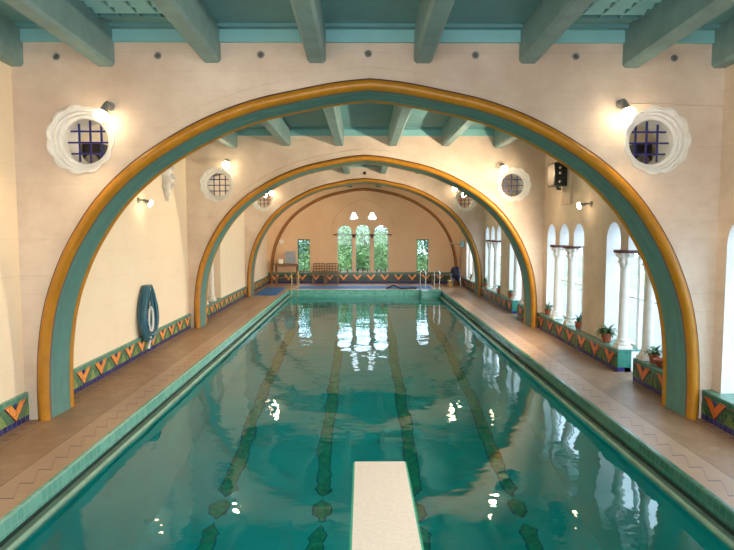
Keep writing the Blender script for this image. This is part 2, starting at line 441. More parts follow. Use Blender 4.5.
# coping tiles, gutter and lip along each side
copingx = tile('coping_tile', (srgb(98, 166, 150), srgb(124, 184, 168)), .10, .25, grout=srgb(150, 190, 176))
copingR = tile('coping_tile_shaded', (srgb(44, 106, 88), srgb(58, 122, 104)), .10, .25, grout=srgb(90, 140, 120))  # right coping: same tile with the shade of that side in its colour
copingy = tile('coping_tile_end', (srgb(60, 150, 140), srgb(84, 170, 156)), .10, .25, grout=srgb(120, 170, 160), plane='y')
lipm = paint('gutter_lip', srgb(150, 184, 162), .35); gut = paint('gutter_dark', srgb(14, 50, 44), .6)
n = 1
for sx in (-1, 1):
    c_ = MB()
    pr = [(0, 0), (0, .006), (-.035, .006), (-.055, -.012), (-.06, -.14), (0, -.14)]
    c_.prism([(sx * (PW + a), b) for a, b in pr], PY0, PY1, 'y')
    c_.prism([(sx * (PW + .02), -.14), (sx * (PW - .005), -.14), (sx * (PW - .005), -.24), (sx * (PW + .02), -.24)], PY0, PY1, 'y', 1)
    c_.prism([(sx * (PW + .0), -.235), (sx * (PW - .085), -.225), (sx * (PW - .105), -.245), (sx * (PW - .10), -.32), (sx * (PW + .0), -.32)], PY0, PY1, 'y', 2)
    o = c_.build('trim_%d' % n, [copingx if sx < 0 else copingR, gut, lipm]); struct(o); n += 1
c_ = MB().box(-PW, PW, PY1 - .06, PY1, -.34, .006).build('trim_3', copingy); struct(c_)
c_ = MB().box(-PW, PW, PY0, PY0 + .06, -.34, .006).build('trim_4', copingy); struct(c_)
wm = MB().add([(-PW, PY0, ZW), (PW, PY0, ZW), (PW, PY1, ZW), (-PW, PY1, ZW)], [(0, 1, 2, 3)]).build('pool_water', M['water'], recalc=False)
struct(wm, 'clear teal pool water with gentle ripples')

# ceiling and beams
o = MB().box(-HW - TH, HW + TH, NEAR, END, ZC, ZC + .15).build('ceiling', M['ceil']); struct(o)
bays = [(NEAR, 7.8), (8.42, 15.3), (15.9, 22.75), (23.3, END)]
BX = [-4.46, -3.32, -1.99, -.67, .67, 2.0, 3.31, 4.44]
def beam_mb(x, y0, y1, z0, rise):
    b = MB(); hw = .115; ch = .035; m1 = MB()
    prof = [(-hw, ZC + .01), (-hw, ch), (-hw + ch, 0), (hw - ch, 0), (hw, ch), (hw, ZC + .01)]
    vs = []
    for y in (y0, y1):
        zb = z0 + rise * (y1 - y)
        for i, (a, z) in enumerate(prof): vs.append((x + a, y, z if i in (0, 5) else zb + z))
    b.add(vs, [(0, 1, 2, 3, 4, 5), (11, 10, 9, 8, 7, 6)] + [(i, i + 6, (i + 1) % 6 + 6, (i + 1) % 6) for i in range(6)])
    return b
bn = 0
for bi, (y0, y1) in enumerate(bays):
    for x_ in BX:
        if bi == 3 and abs(x_) > 4: continue
        o = beam_mb(x_, y0, y1, (4.57 if abs(x_) < 3 else 4.52) if bi < 3 else 4.45, .028 if bi == 0 else 0).build('ceiling_beam', M['beam']); struct(o)
# frieze of paler teal where the ceiling meets each arch wall
fr_y = [(7.8, 1), (15.3, 1), (22.75, 1), (END, 1), (8.42, -1), (15.9, -1), (23.3, -1)]
tn = 5
for yy, s_ in fr_y:
    f = MB()
    ya, yb = sorted((yy, yy - s_ * .05)); f.box(-HW, HW, ya, yb, 4.82, ZC)
    ya, yb = sorted((yy, yy - s_ * .16)); f.box(-HW, HW, ya, yb, 4.97, ZC, 1)
    struct(f.build('trim_%d' % tn, [M['ceilpale'], M['ceil']])); tn += 1

# ------------------------------------------------------------------ diaphragm arch walls
OC = [(-3.63, 3.59), (3.63, 3.59)]
circ = lambda cx, cz, r, n=32: [(cx + r * math.cos(2 * PI * i / n), cz + r * math.sin(2 * PI * i / n)) for i in range(n)]
OCP = [3.67, 3.73, 3.8]; OCZ = [3.62, 3.62, 3.62]
for ai, (y0, y1) in enumerate(ARCH_Y):
    ox, oz = OCP[ai], OCZ[ai]
    inner = offs(PATHS[ai], .03)
    outline = [(HW + .01, -.05)] + [(HW + .01, ZC + .02), (-HW - .01, ZC + .02), (-HW - .01, -.05)] + [(inner[-1][0], -.05)] + inner[::-1] + [(inner[0][0], -.05)]
    def scal(sx):
        sc = []
        for i in range(96):
            a = 2 * PI * i / 96; rr = .405 + .03 * abs(math.cos(5.5 * a)); sc.append((sx * ox + rr * math.cos(a), oz + rr * math.sin(a)))
        return sc
    wmb = MB()
    for (ya, yb, rr) in ((y0, y0 + .07, None), (y0 + .07, y0 + .12, .375), (y0 + .12, y0 + .17, .34), (y0 + .17, y1, .295)):
        hs = [circ(k_ * ox, oz, rr, 48) if rr else scal(k_) for k_ in (-1, 1)]
        q = plate([outline] + hs, ya, yb, 'y')
        if rr is None:
            wmb.add(q.v, q.f, 0)
        else:
            wmb.add(q.v, q.f, 0)
    for k_ in (-1, 1):      # white painted lining of the stepped recess
        for (ya, yb, rr, ro) in ((y0 + .066, y0 + .07, .372, .43), (y0 + .066, y0 + .12, .368, .376), (y0 + .116, y0 + .12, .337, .37), (y0 + .116, y0 + .17, .333, .341), (y0 + .166, y0 + .17, .292, .335), (y0 + .166, y1 - .02, .288, .296)):
            q = plate([circ(k_ * ox, oz, ro, 48), circ(k_ * ox, oz, rr, 48)], ya, yb, 'y'); wmb.add(q.v, q.f, 1)
        q = plate([[(p_[0] + 0, p_[1]) for p_ in scal(k_)], [(k_ * ox + (p_[0] - k_ * ox) * .965, oz + (p_[1] - oz) * .965) for p_ in scal(k_)]], y0 - .012, y0 + .07, 'y'); wmb.add(q.v, q.f, 1)
    # faint plaster hood band round the arch
    sweep([(-.16, .001), (-.155, -.012), (-.02, -.016), (.03, -.016)], [0, 0, 0], y0, wmb, PATHS[ai])
    o = wmb.build('wall_arch', [M['plaster'], M['white']]); struct(o)
    D = y1 - y0
    prof = [(-.012, -.016), (-.012, -.03), (.0, -.035), (.012, -.055), (.04, -.075), (.075, -.082), (.11, -.072), (.135, -.045), (.145, -.01), (.15, .01), (.135, .02),
            (.15, .05), (.155, .14), (.150, .16), (.165, .18), (.17, .34), (.165, .36), (.178, .38), (.18, D - .10), (.17, D - .085), (.19, D - .07), (.20, D - .03), (.19, D), (.15, D + .025), (.05, D + .03), (0, D + .02), (-.012, D)]
    mi = [2, 2, 2, 0, 0, 0, 0, 0, 0, 2, 3, 1, 1, 4, 1, 1, 4, 1, 2, 0, 0, 0, 0, 0, 0, 0]
    o = sweep([(o_ if o_ < .01 else (o_ * .88 if o_ < .15 else .13 + (o_ - .15) * .6), y_) for o_, y_ in prof], mi, y0, None, PATHS[ai]).build('trim_%d' % tn, [M['ochre'], M['teal'], M['maroon'], M['purple'], M['tealdark']]); struct(o); tn += 1
# shallow arch moulding on the end wall
prof = [(.0, .0), (.0, -.05), (.01, -.06), (.03, -.09), (.06, -.10), (.09, -.09), (.11, -.06), (.12, -.03), (.13, -.03), (.13, 0)]
o = sweep(prof, [2, 2, 0, 0, 0, 0, 2, 2, 2], END).build('trim_%d' % tn, [paint('brown_ochre_paint', srgb(150, 98, 44), .4), M['teal'], M['maroon']]); struct(o); tn += 1

# ------------------------------------------------------------------ tiled wainscot
def wainscot(name, sx, y0, y1, h, depth_back, mats, ends=()):
    b = MB(); xf = HW - (.05 if sx < 0 else .13); xb = depth_back
    def bx(xa, xb_, ya, yb, za, zb, mi): b.box(min(sx * xa, sx * xb_), max(sx * xa, sx * xb_), ya, yb, za, zb, mi)
    k = h / .38
    bx(xf, xb, y0, y1, .0, .075 * k, 2); bx(xf + .004, xb, y0, y1, .075 * k, .30 * k, 1); bx(xf, xb, y0, y1, .30 * k, h, 0)
    P = .62; nv = max(1, int((y1 - y0) / P)); st = (y1 - y0) / nv if (y1 - y0) > 1.2 else P
    for i in range(nv):
        c_ = y0 + (i + .5) * (y1 - y0) / nv
        def Vp(poly, t_, mi):
            xs = sorted((sx * (xf - t_), sx * (xf + .006))); b.prism([(c_ + a, (z_) * k) for a, z_ in poly], xs[0], xs[1], 'x', mi)
        Vp([(0, .060), (.255, .315), (.13, .315), (0, .17), (-.13, .315), (-.255, .315)], .002, 4)
        Vp([(0, .085), (.235, .318), (.10, .318), (0, .215), (-.10, .318), (-.235, .318)], .005, 3)
        Vp([(0, .235), (.045, .285), (0, .325), (-.045, .285)], .004, 2)
        Vp([(.31, .08), (.20, .08), (.31, .24)], .0025, 8); Vp([(-.31, .08), (-.31, .24), (-.20, .08)], .0025, 8)
    if ends:
        for ye, s_ in ends:
            ya, yb = sorted((ye, ye + s_ * .006)); bx(xf, xb, ya, yb, .075, h, 5)
    if sx > 0: bx(xf - .003, HW + TH, y0, y1, h - .02, h + .004, 6); bx(xb, HW + TH - .01, y0 + .004, y1 - .004, .0, h - .02, 7)
    o = b.build(name, mats); return struct(o)
tri_l = tile('leaf_tile', (srgb(120, 150, 84), srgb(140, 160, 100)), .15, grout=srgb(110, 140, 84)); tri_r = tile('leaf_tile_shaded', (srgb(84, 110, 58), srgb(96, 120, 64)), .15, grout=srgb(70, 96, 54))  # right-hand triangles darkened to paint in the bench's shade
ml = [TW['top'], TW['field'], TW['navy'], TW['orange'], TW['dk'], tile_end, tile_topz, M['white'], tri_l]
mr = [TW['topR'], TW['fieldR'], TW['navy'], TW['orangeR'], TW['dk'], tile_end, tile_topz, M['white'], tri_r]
for i, (y0, y1) in enumerate(bays): wainscot('baseboard_left', -1, y0, y1, .37, HW + .0 if i != 2 else HW + TH, ml)
segs = [(NEAR, 7.8)]
wainscot('baseboard_right', 1, NEAR, 7.8, .38, HW + .11, mr)
for lo, hi, dc in ((8.42, 15.3, 10.11), (15.9, 22.75, 17.56)):
    a, b_ = dc - LP / 2 + .16, dc + LP / 2 - .16
    wainscot('baseboard_right', 1, lo, a, .38, HW + .11, mr, ends=((a, 1),))
    wainscot('baseboard_right', 1, b_, hi, .38, HW + .11, mr, ends=((b_, -1),))
wainscot('baseboard_right', 1, 23.3, END, .38, HW + .11, mr)
b = MB(); b.box(-HW, HW, END - .05, END, 0, .09, 2); b.box(-HW, HW, END - .046, END, .09, .42, 1); b.box(-HW, HW, END - .07, END, .42, SILL, 0)
for i in range(14):
    c_ = -HW + .32 + i * .643
    for poly, t_, mi in (([(0, .10), (.26, .41), (.14, .41), (0, .25), (-.14, .41), (-.26, .41)], .055, 4), ([(0, .14), (.22, .41), (.12, .41), (0, .27), (-.12, .41), (-.22, .41)], .06, 3)):
        b.prism([(c_ + a, z_) for a, z_ in poly], END - t_, END - .04, 'y', mi)
struct(b.build('baseboard_end', [tile('teal_tile_y', (srgb(60, 110, 96), srgb(80, 130, 110)), plane='y'), tile('green_tile_y', (srgb(52, 74, 66), srgb(70, 84, 66)), plane='y'), TW['navy'], TW['orange'], TW['dk']]))
# brown step edge under the arch feet
# ------------------------------------------------------------------ windows in the arcades
wn = 1
def arcade_window(c_, door, sx=1):
    global wn
    root = MB(); xg = HW + TH - .07
    r = LW / 2
    for k in (-1, 0, 1):
        z0 = .38 if not (door and k == 0) else .02
        yc = c_ + k * LP
        for ya in (yc - r - .14, yc + r + .02): pass
        a_, b__ = yc - LP / 2, yc + LP / 2
        root.box(xg - .02, xg + .03, a_, a_ + .05, z0, 2.64); root.box(xg - .02, xg + .03, b__ - .05, b__, z0, 2.64)
        root.box(xg - .015, xg + .025, a_ + .05, b__ - .05, z0, z0 + .06)
        root.box(xg - .012, xg + .02, a_ + .05, b__ - .05, 1.25, 1.28); root.box(xg - .012, xg + .02, yc - .012, yc + .012, z0 + .06, 2.6)
        root.box(xg - .012, xg + .02, a_ + .05, b__ - .05, 2.08, 2.14)
    o = root.build('window_%d' % wn, M['white']); struct(o); wn += 1
    g = MB(); g.box(xg, xg + .006, c_ - 1.5 * LP, c_ + 1.5 * LP, .40, 2.62)
    if door: g.box(xg, xg + .006, c_ - .3, c_ + .3, .08, .40)
    g.build('window_pane', M['glass'], o)
    area('sky_portal', (HW + TH + .06, c_, 1.45), (0, PI / 2, 0), 2.5, 2.85, 1, (1, 1, 1), portal=True)
for c_, d_ in GR: arcade_window(c_, d_)
# far end glazing
for (cx_, w_, z0, z1, bars) in ((-.90, .70, SILL, 2.7, 1), (-.06, .70, SILL, 2.74, 1), (.79, .70, SILL, 2.7, 1), (-2.83, .58, SILL, 2.06, 0), (2.74, .56, SILL, 2.06, 0)):
    f = MB(); y_ = END + .17; x0, x1 = cx_ - w_ / 2, cx_ + w_ / 2
    f.box(x0, x0 + .03, y_, y_ + .04, z0, z1); f.box(x1 - .03, x1, y_, y_ + .04, z0, z1); f.box(x0, x1, y_, y_ + .04, z0, z0 + .04)
    if not bars: f.box(x0, x1, y_, y_ + .04, z1 - .035, z1)
    else: f.box(x0, x1, y_, y_ + .03, 2.27, 2.30)
    fr = f.build('window_%d' % wn, M['dark'] if not bars else M['metal']); struct(fr); wn += 1
    MB().box(x0, x1, y_ + .015, y_ + .02, z0 + .02, z1).build('window_pane', M['glass'], fr)
area('sky_portal', (0, END + .34, 1.7), (-PI / 2, 0, 0), 6.4, 3.4, 1, (1, 1, 1), portal=True)
# hood arch over the end window
hood = [(1.42, 2.2), (1.40, 2.6), (1.25, 3.05), (.95, 3.42), (.55, 3.7), (-.05, 3.95)]
hp = smooth(hood, 4); hp = hp + [(-.1 - a, b_) for a, b_ in hp[::-1][1:]]
o = MB().tube([(a, END - .002, b_) for a, b_ in hp], .018, 6).build('trim_%d' % tn, M['endplaster']); struct(o); tn += 1
# garden
o = boxo(-30, 30, END + .3, 70, -.6, -.4, mats=M['floorout'], name='ground'); struct(o)
o = boxo(5.0, 30, -20, END + .3, -.6, -.4, mats=M['outwall'], name='ground'); struct(o)

# ------------------------------------------------------------------ columns of the arcades
def make_column(loc, label, group, h=1.745):
    root = empty('stone_column', loc, label, 'column', group)
    MB().box(-.125, .125, -.125, .125, 0, .06, ch=.01).lathe([(.12, .06), (.13, .075), (.13, .095), (.115, .115), (.095, .125), (.095, .14), (.108, .155), (.108, .17), (.09, .185)]).build('base', M['stone'], root)
    MB().lathe([(.085, .18), (.083, .5), (.078, 1.0), (.073, h - .30)], seg=24).build('shaft', M['stone'], root)
    rp = [0, 0, 0, .10, .16, .10, .05, .16, .10]
    MB().lathe([(.073, h - .31), (.088, h - .30), (.088, h - .28), (.085, h - .26), (.115, h - .21), (.105, h - .18), (.11, h - .14), (.155, h - .09), (.14, h - .055)], seg=48, ripple=(8, rp)).build('capital', M['stone'], root)
    MB().box(-.15, .15, -.15, .15, h - .055, h, ch=.01).build('abacus', M['maroon'], root)
    return root
cols = []
place = {13.75: 'far window group of the bay by the hose', 10.11: 'doorway group nearest the front arch', 21.25: 'far group past the second arch', 17.56: 'doorway group past the second arch', 25.3: 'last group before the end wall'}
c0 = make_column((HW + .02, 13.75 + LP / 2, .385), 'white carved column on the right bench, farther of the pair before the second arch', 'right arcade columns')
dup(c0, (HW + .02, 13.75 - LP / 2, .385), 'white carved column on the tiled bench, nearer of the pair in front of the second arch')
dup(c0, (HW + .02, 10.11 + LP / 2, .385), 'white column on the teal tiled bench end at the far side of the doorway')
dup(c0, (HW + .02, 10.11 - LP / 2, .385), 'white column beside the doorway, partly hidden by the front arch')
dup(c0, (HW + .02, 21.25 + LP / 2, .385), 'small distant white column, farthest of those seen right through the second arch')
dup(c0, (HW + .02, 21.25 - LP / 2, .385), 'small distant white column, second from the third arch on the right')
dup(c0, (HW + .02, 17.56 + LP / 2, .385), 'white column past the second arch, on the far side of that bay doorway')
dup(c0, (HW + .02, 17.56 - LP / 2, .385), 'white column just behind the right foot of the second arch')
dup(c0, (HW + .02, 25.3 + LP / 2, .385), 'white column of the last right window group, nearer the end wall')
dup(c0, (HW + .02, 25.3 - LP / 2, .385), 'white column of the last right window group, nearer the third arch')
dup(c0, (-HW - .10, 17.56 + LP / 2, .37), 'pale column in the left wall niche beyond the second arch', group='left niche columns')
dup(c0, (-HW - .10, 17.56 - LP / 2, .37), 'pale column in the left niche, hidden side behind the second arch', group='left niche columns')
for ci, (cx_, lab) in enumerate(((-.48, 'slender column between the left and middle lancets of the end window'), (.365, 'slender column between the middle and right lancets of the end window'))):
    r_ = empty('window_column', (cx_, END + .05, SILL), lab, 'column', 'end window columns')
    MB().lathe([(.075, 0), (.075, .05), (.06, .08), (.05, .1), (.045, 1.55), (.06, 1.6)], seg=14).build('shaft', M['endplaster'], r_)
    MB().lathe([(.055, 1.58), (.07, 1.64), (.095, 1.72)], seg=14).box(-.11, .11, -.12, .12, 1.72, 1.78).build('capital', M['maroon'], r_)
for cx_ in (-1.32, 1.21):
    o = MB().box(cx_ - .12, cx_ + .08, END - .05, END, 2.24, 2.30).build('trim_%d' % tn, M['maroon']); struct(o); tn += 1

# ------------------------------------------------------------------ oculus grilles
side = {-1: 'left', 1: 'right'}; wallname = ['front', 'second', 'third']
for ai, (y0, y1) in enumerate(ARCH_Y):
    for sx in (-1, 1):
        r_ = empty('window_grille', (sx * OCP[ai], y0 + .30, OCZ[ai]), 'blue iron bar grille in the round %s opening of the %s arch wall' % (side[sx], wallname[ai]), 'grille', 'round opening grilles')
        for k in (-1, 0, 1):
            p = k * .145; L = math.sqrt(.29 ** 2 - p * p) - .004
            MB().box(p - .011, p + .011, -.011, .011, -L, L).build('bar', M['blue'], r_)
            MB().box(-L, L, -.03, -.011, p - .011, p + .011).build('bar', M['blue'], r_)

# ------------------------------------------------------------------ flood lamps
def flood(loc, aim, label, group, power, spread=2.2, k=1.25):
    """bracket on the wall, short arm, conical housing and a lit reflector bulb; loc is on the wall"""
    r_ = empty('flood_lamp', loc, label, 'lamp', group); a = Vector(aim).normalized()
    n_ = Vector((0, 1 if 'back of' in label else -1, 0)) if 'arch wall' in label else Vector((1 if loc[0] < 0 else -1, 0, 0))
    p = n_ * .12
    MB().tube([(0, 0, 0), n_ * .025], .055, 16).build('wall_plate', M['metal'], r_)
    MB().tube([n_ * .02, n_ * .07 + Vector((0, 0, .01)), p], .016, 8).build('arm', M['metal'], r_)
    MB().tube([p - a * .03 * k, p, p + a * .06 * k, p + a * .11 * k], [.022 * k, .032 * k, .038 * k, .058 * k], 18).build('housing', M['metal'], r_)
    MB().tube([p + a * .108 * k, p + a * .13 * k, p + a * .165 * k, p + a * .185 * k], [.055 * k, .072 * k, .07 * k, .04 * k], 18).build('bulb', M['bulb'], r_)
    l = bpy.data.lights.new('lamp_light', 'SPOT'); l.energy = power; l.color = WARM if power < 200 else (1, .80, .58); l.shadow_soft_size = .05; l.spot_size = spread; l.spot_blend = .7
    o = bpy.data.objects.new('lamp_light', l); C.objects.link(o); o.parent = r_; o.location = p + a * .26 * k
    o.rotation_euler = a.to_track_quat('-Z', 'Y').to_euler()
    return r_
FA = 'flood lamps on the arch walls'; FS = 'side wall lamps'
flood((-3.27, 7.8, 4.03), (-.25, -.55, -1), 'lit flood lamp on the front arch wall beside the left round opening', FA, LAMP_POWER)
flood((3.18, 7.8, 4.07), (.12, -.55, -1), 'lit flood lamp on the front arch wall beside the right round opening', FA, LAMP_POWER)
flood((-3.46, 15.3, 4.2), (.15, -.9, -.8), 'glowing flood lamp on the second arch wall, left of the arch by the round opening', FA, LAMP_POWER)
flood((3.40, 15.3, 4.1), (.05, -.9, -.8), 'glowing flood lamp on the second arch wall, right of the arch by the round opening', FA, LAMP_POWER)
flood((-3.47, 22.75, 3.98), (.2, -.6, -.7), 'bright flood lamp on the third arch wall at the left round opening', FA, LAMP_POWER)
flood((3.34, 22.75, 4.12), (-.1, -.8, -.7), 'bright flood lamp on the third arch wall at the right round opening', FA, LAMP_POWER)
flood((-4.5, 12.0, 3.06), (.8, .35, -.45), 'wall lamp on the left wall high above the coiled hose', FS, SIDE_L, 2.6, .9)
flood((4.5, 12.15, 3.0), (-.85, .35, -.25), 'wall lamp on the right wall above the window arcade', FS, SIDE_R, 2.6, .9)
# unseen side and back-wall lamps, added to brighten the other bays
flood((4.5, 4.6, 3.3), (-.9, .1, -.25), 'side wall lamp added on the right wall of the nearest bay, out of frame', FS, SIDE_R * .5, 1.5)
flood((-4.5, 4.6, 3.3), (.9, .1, -.2), 'side wall lamp added on the left wall of the nearest bay, out of frame', FS, SIDE_L, 2.6)
flood((4.5, 19.6, 3.2), (-.9, .1, -.2), 'unseen side wall lamp added on the right wall past the second arch', FS, SIDE_R * .8, 2.6)
flood((3.9, 23.3, 3.9), (-.35, .9, -.35), 'unseen flood lamp added on the back of the third arch wall, right, facing the end windows', FA, END_P, 2.6)
flood((-3.9, 23.3, 3.9), (.35, .9, -.35), 'unseen flood lamp added on the back of the third arch wall, left, facing the end windows', FA, END_P, 2.6)
bx_l = -3.3
# thin conduit running to the front right lamp
o = MB().tube([(3.22, 7.79, 4.06), (3.6, 7.79, 4.075), (4.3, 7.79, 4.05), (4.5, 7.79, 4.05)], .008, 6).build('conduit', M['plaster']); tag(o, 'thin cream conduit running from the right flood lamp to the side wall', 'conduit')

# ------------------------------------------------------------------ round vent holes between the beams
for ai, (y0, y1) in enumerate(ARCH_Y[:1]):
    names = ['far left', 'second from the left', 'third from the left', 'centre', 'third from the right', 'second from the right', 'far right']
    for i, px in enumerate((-3.93, -2.66, -1.37, -.02, 1.33, 2.6, 3.85)):
        r_ = empty('wall_vent', (px, y0, 4.69 - .012 * abs(px)), 'round pipe vent under the ceiling, %s of the front row' % names[i], 'vent', 'round vents under the ceiling')
        MB().lathe([(.028, .0), (.045, .0), (.048, .012), (.04, .02), (.03, .014), (.028, .004)], axis='y', seg=18).build('ring', M['metal'], r_)
        MB().lathe([(.029, .001), (.029, .006)], axis='y', seg=18).build('opening', M['dark2'], r_)
r_ = empty('wall_vent', (0, 22.75, 4.60), 'tiny dark round vent at the top of the third arch wall', 'vent', 'round vents under the ceiling')
MB().lathe([(.028, .0), (.06, .0), (.06, .012), (.03, .014)], axis='y', seg=14).build('ring', M['dark'], r_)

# slatted ventilation grilles let into the ceiling between the beams
for sx in (-1, 1):
    r_ = empty('ceiling_vent', (sx * 2.69, 6.75, ZC), 'teal slatted ceiling grille between the beams on the %s' % side[sx], 'vent', 'ceiling grilles')
    f = MB()
    for a in (-1, 1):
        f.box(a * .50 - .03, a * .50 + .03, -1.2, .62, -.05, 0); 
    f.box(-.5, .5, .56, .62, -.05, 0); f.box(-.5, .5, -1.2, -1.14, -.05, 0)
    f.build('frame', M['ceil'], r_)
    for k in range(9):
        y_ = .42 - k * .19
        MB().add([(-.47, y_, -.055), (.47, y_, -.055), (.47, y_ - .12, -.012), (-.47, y_ - .12, -.012), (-.47, y_, -.04), (.47, y_, -.04), (.47, y_ - .12, 0), (-.47, y_ - .12, 0)], [(0, 1, 2, 3), (7, 6, 5, 4), (0, 4, 5, 1), (3, 2, 6, 7), (0, 3, 7, 4), (1, 5, 6, 2)]).build('slat', M['ceilpale'], r_)
    for k in (-1, 0, 1): MB().box(k * .24 - .012, k * .24 + .012, -1.14, .56, -.05, -.0).build('divider', M['ceil'], r_)

# ------------------------------------------------------------------ diving board
r_ = empty('diving_board', (0, 1.2, 0), 'white diving board with teal edges reaching out over the water', 'diving board')
x0 = .065; tilt = 0
bd = MB(); yA, yB = -1.15, 4.27; w0, w1 = .262, .247
def board_sec(y, w_, z1, t_): return [(x0 - w_, y, z1 - t_), (x0 + w_, y, z1 - t_), (x0 + w_, y, z1), (x0 - w_, y, z1)]
a = board_sec(yA, w0, .33, .055) + board_sec(yB, w1, .33, .04)
bd.add(a, [(0, 1, 2, 3), (7, 6, 5, 4), (0, 4, 5, 1), (1, 5, 6, 2), (2, 6, 7, 3), (3, 7, 4, 0)]).build('board_body', M['boardedge'], r_)
g = MB(); a = board_sec(yA + .02, w0 - .018, .334, .006) + board_sec(yB - .004, w1 - .016, .334, .006)
g.add(a, [(0, 1, 2, 3), (7, 6, 5, 4), (0, 4, 5, 1), (1, 5, 6, 2), (2, 6, 7, 3), (3, 7, 4, 0)]).build('grip_surface', M['board'], r_)
MB().box(x0 - .3, x0 + .3, -.9, -.7, 0, .275, ch=.02).build('stand', M['metal'], r_)
MB().tube([(x0 - .32, .5, .235), (x0 + .32, .5, .235)], .045, 16).build('fulcrum', M['chrome'], r_)
MB().box(x0 - .34, x0 + .34, .4, .6, 0, .19, ch=.02).build('stand', M['metal'], r_)

# ------------------------------------------------------------------ hose on the left wall
r_ = empty('coiled_hose', (-HW, 12.12, 1.35), 'teal garden hose coiled in long loops and hung on the left wall', 'hose')
MB().tube([(0, 0, .0), (.10, 0, .0), (.15, 0, .03)], .02, 8).build('hook', M['metal'], r_)
for k in range(13):
    rx = .19 + .034 * ((k * 5) % 7); rz = .44 + .020 * ((k * 5) % 7); xo = .046 + .020 * (k % 5) + .004 * k; pts = []
    for i in range(40):
        a = 2 * PI * i / 40
        pts.append((xo + .02 * math.sin(a * 2 + k), rx * math.sin(a) * (1 - .22 * math.cos(a)) + .010 * math.sin(3 * a + k), -rz + rz * math.cos(a) + .02))
    MB().tube(pts, .021, 8, closed=True).build('hose_loop', M['hose'], r_)
pts = [(.15, -.12 * math.sin(a), -.66 + .24 * math.cos(a)) for a in [PI * .15 + 1.9 * PI * i / 26 for i in range(27)]]
MB().tube(pts, .022, 8).build('hose_lining', M['white'], r_)
MB().tube([(.13, .02, -.98), (.15, -.05, -1.05), (.14, -.08, -1.14), (.13, -.1, -1.2)], .019, 8).tube([(.13, -.1, -1.18), (.125, -.11, -1.24)], .03, 8).build('hose_end', M['white'], r_)

# ------------------------------------------------------------------ carved plaque, sound box, speakers
r_ = empty('carved_bracket', (-HW + .004, 13.7, 3.64), 'white carved plaster ornament high on the left wall', 'ornament')
b = MB()
for (yo, zo, rr, d_) in ((0, .26, .13, .12), (-.09, .12, .12, .15), (.09, .10, .12, .15), (0, -.02, .15, .18), (-.07, -.16, .10, .14), (.08, -.15, .10, .14), (0, -.28, .10, .12), (0, -.40, .06, .09), (0, .02, .08, .24), (0, -.13, .06, .22), (-.06, .2, .05, .18), (.06, .2, .05, .18)):
    yo *= 1.25; zo *= 1.1; rr *= 1.3; n_, s_ = 14, 8; vs = []
    for j in range(s_ + 1):
        t_ = PI / 2 * j / s_
        for k in range(n_): a = 2 * PI * k / n_; vs.append((d_ * math.sin(t_), yo + rr * math.cos(t_) * math.cos(a), zo + rr * math.cos(t_) * math.sin(a)))
    b.add(vs, [(j * n_ + k, j * n_ + (k + 1) % n_, (j + 1) * n_ + (k + 1) % n_, (j + 1) * n_ + k) for j in range(s_) for k in range(n_)], 0, True)
b.build('carving', M['stone'], r_)
MB().tube([(.10, -.13 + .012 * (i % 2), .36 - .05 * i) for i in range(13)], .012, 6).build('chain', M['black'], r_)
MB().tube([(.06 + .05 * math.cos(a), -.06, .40 + .06 * math.sin(a)) for a in [2 * PI * i / 14 for i in range(14)]], .011, 6, closed=True).build('ring', M['black'], r_)

r_ = empty('wall_heater', (HW, 13.7, 3.36), 'black box heater with bright dials on a cream panel, high on the right wall', 'heater')
MB().box(-.05, .0, -.42, .16, -.30, .62, ch=.01).build('back_panel', M['plaster'], r_)
MB().box(-.34, -.05, -.22, .30, .10, .62, ch=.015).build('case', M['black'], r_)
f = MB()
for i in range(6): f.box(-.31, -.08, -.23, -.218, .15 + i * .075, .18 + i * .075)
f.build('louvre', M['dark'], r_)
for z_ in (.2, .38, .5): MB().lathe([(.03, .218), (.03, .235), (.015, .24)], c=(-.22, 0, z_), axis='y', seg=12).build('dial', M['chrome'], r_)
MB().box(-.345, -.335, -.18, .26, .14, .58).build('side_plate', M['wood'], r_)
MB().tube([(-.2, 0, .1), (-.2, 0, .05), (-.12, -.02, .04)], .03, 10).build('pipe', M['black'], r_)
for sx in (-1, 1):
    r_ = empty('wall_speaker', (sx * HW, 9.7, 3.55), 'black loudspeaker on the %s wall, glimpsed through the front %s round opening' % (side[sx], side[sx]), 'speaker', 'wall speakers')
    q = MB(); xa, xb = sorted((-sx * .06, -sx * .34)); q.box(xa, xb, -.16, .16, -.2, .28, ch=.02).build('cabinet', M['black'], r_)
    MB().lathe([(.11, .158), (.10, .166), (.05, .172), (.02, .165)], c=(-sx * .2, 0, .0), axis='y', seg=20).build('cone', M['metal'], r_)
    xa, xb = sorted((0, -sx * .07)); MB().box(xa, xb, -.05, .05, -.06, .06).build('bracket', M['metal'], r_)

# ------------------------------------------------------------------ potted plants
def blade(mb, base, az, L, w_, droop, lift, mi=0, nseg=6):
    pts = []; x_, z_, an = 0, 0, lift
    for i in range(nseg + 1):
        t_ = i / nseg; ww = w_ * (math.sin(PI * min(1, t_ * .9 + .1))) ** .8 * (1 - t_ * .25) if i < nseg else .0008
        pts.append((x_, z_, ww)); x_ += L / nseg * math.cos(an); z_ += L / nseg * math.sin(an); an -= droop / nseg
    vs = []
    for (px, pz, ww) in pts:
        c_, s_ = math.cos(az), math.sin(az)
        for side_, up in ((-1, .25), (0, 0), (1, .25)):
            vs.append((base[0] + px * c_ - side_ * ww * s_, base[1] + px * s_ + side_ * ww * c_, base[2] + pz + abs(side_) * ww * up))
    fs = []
    for i in range(nseg):
        for k in (0, 1): fs.append((i * 3 + k, i * 3 + k + 1, i * 3 + k + 4, i * 3 + k + 3))
    mb.add(vs, fs, mi, True)
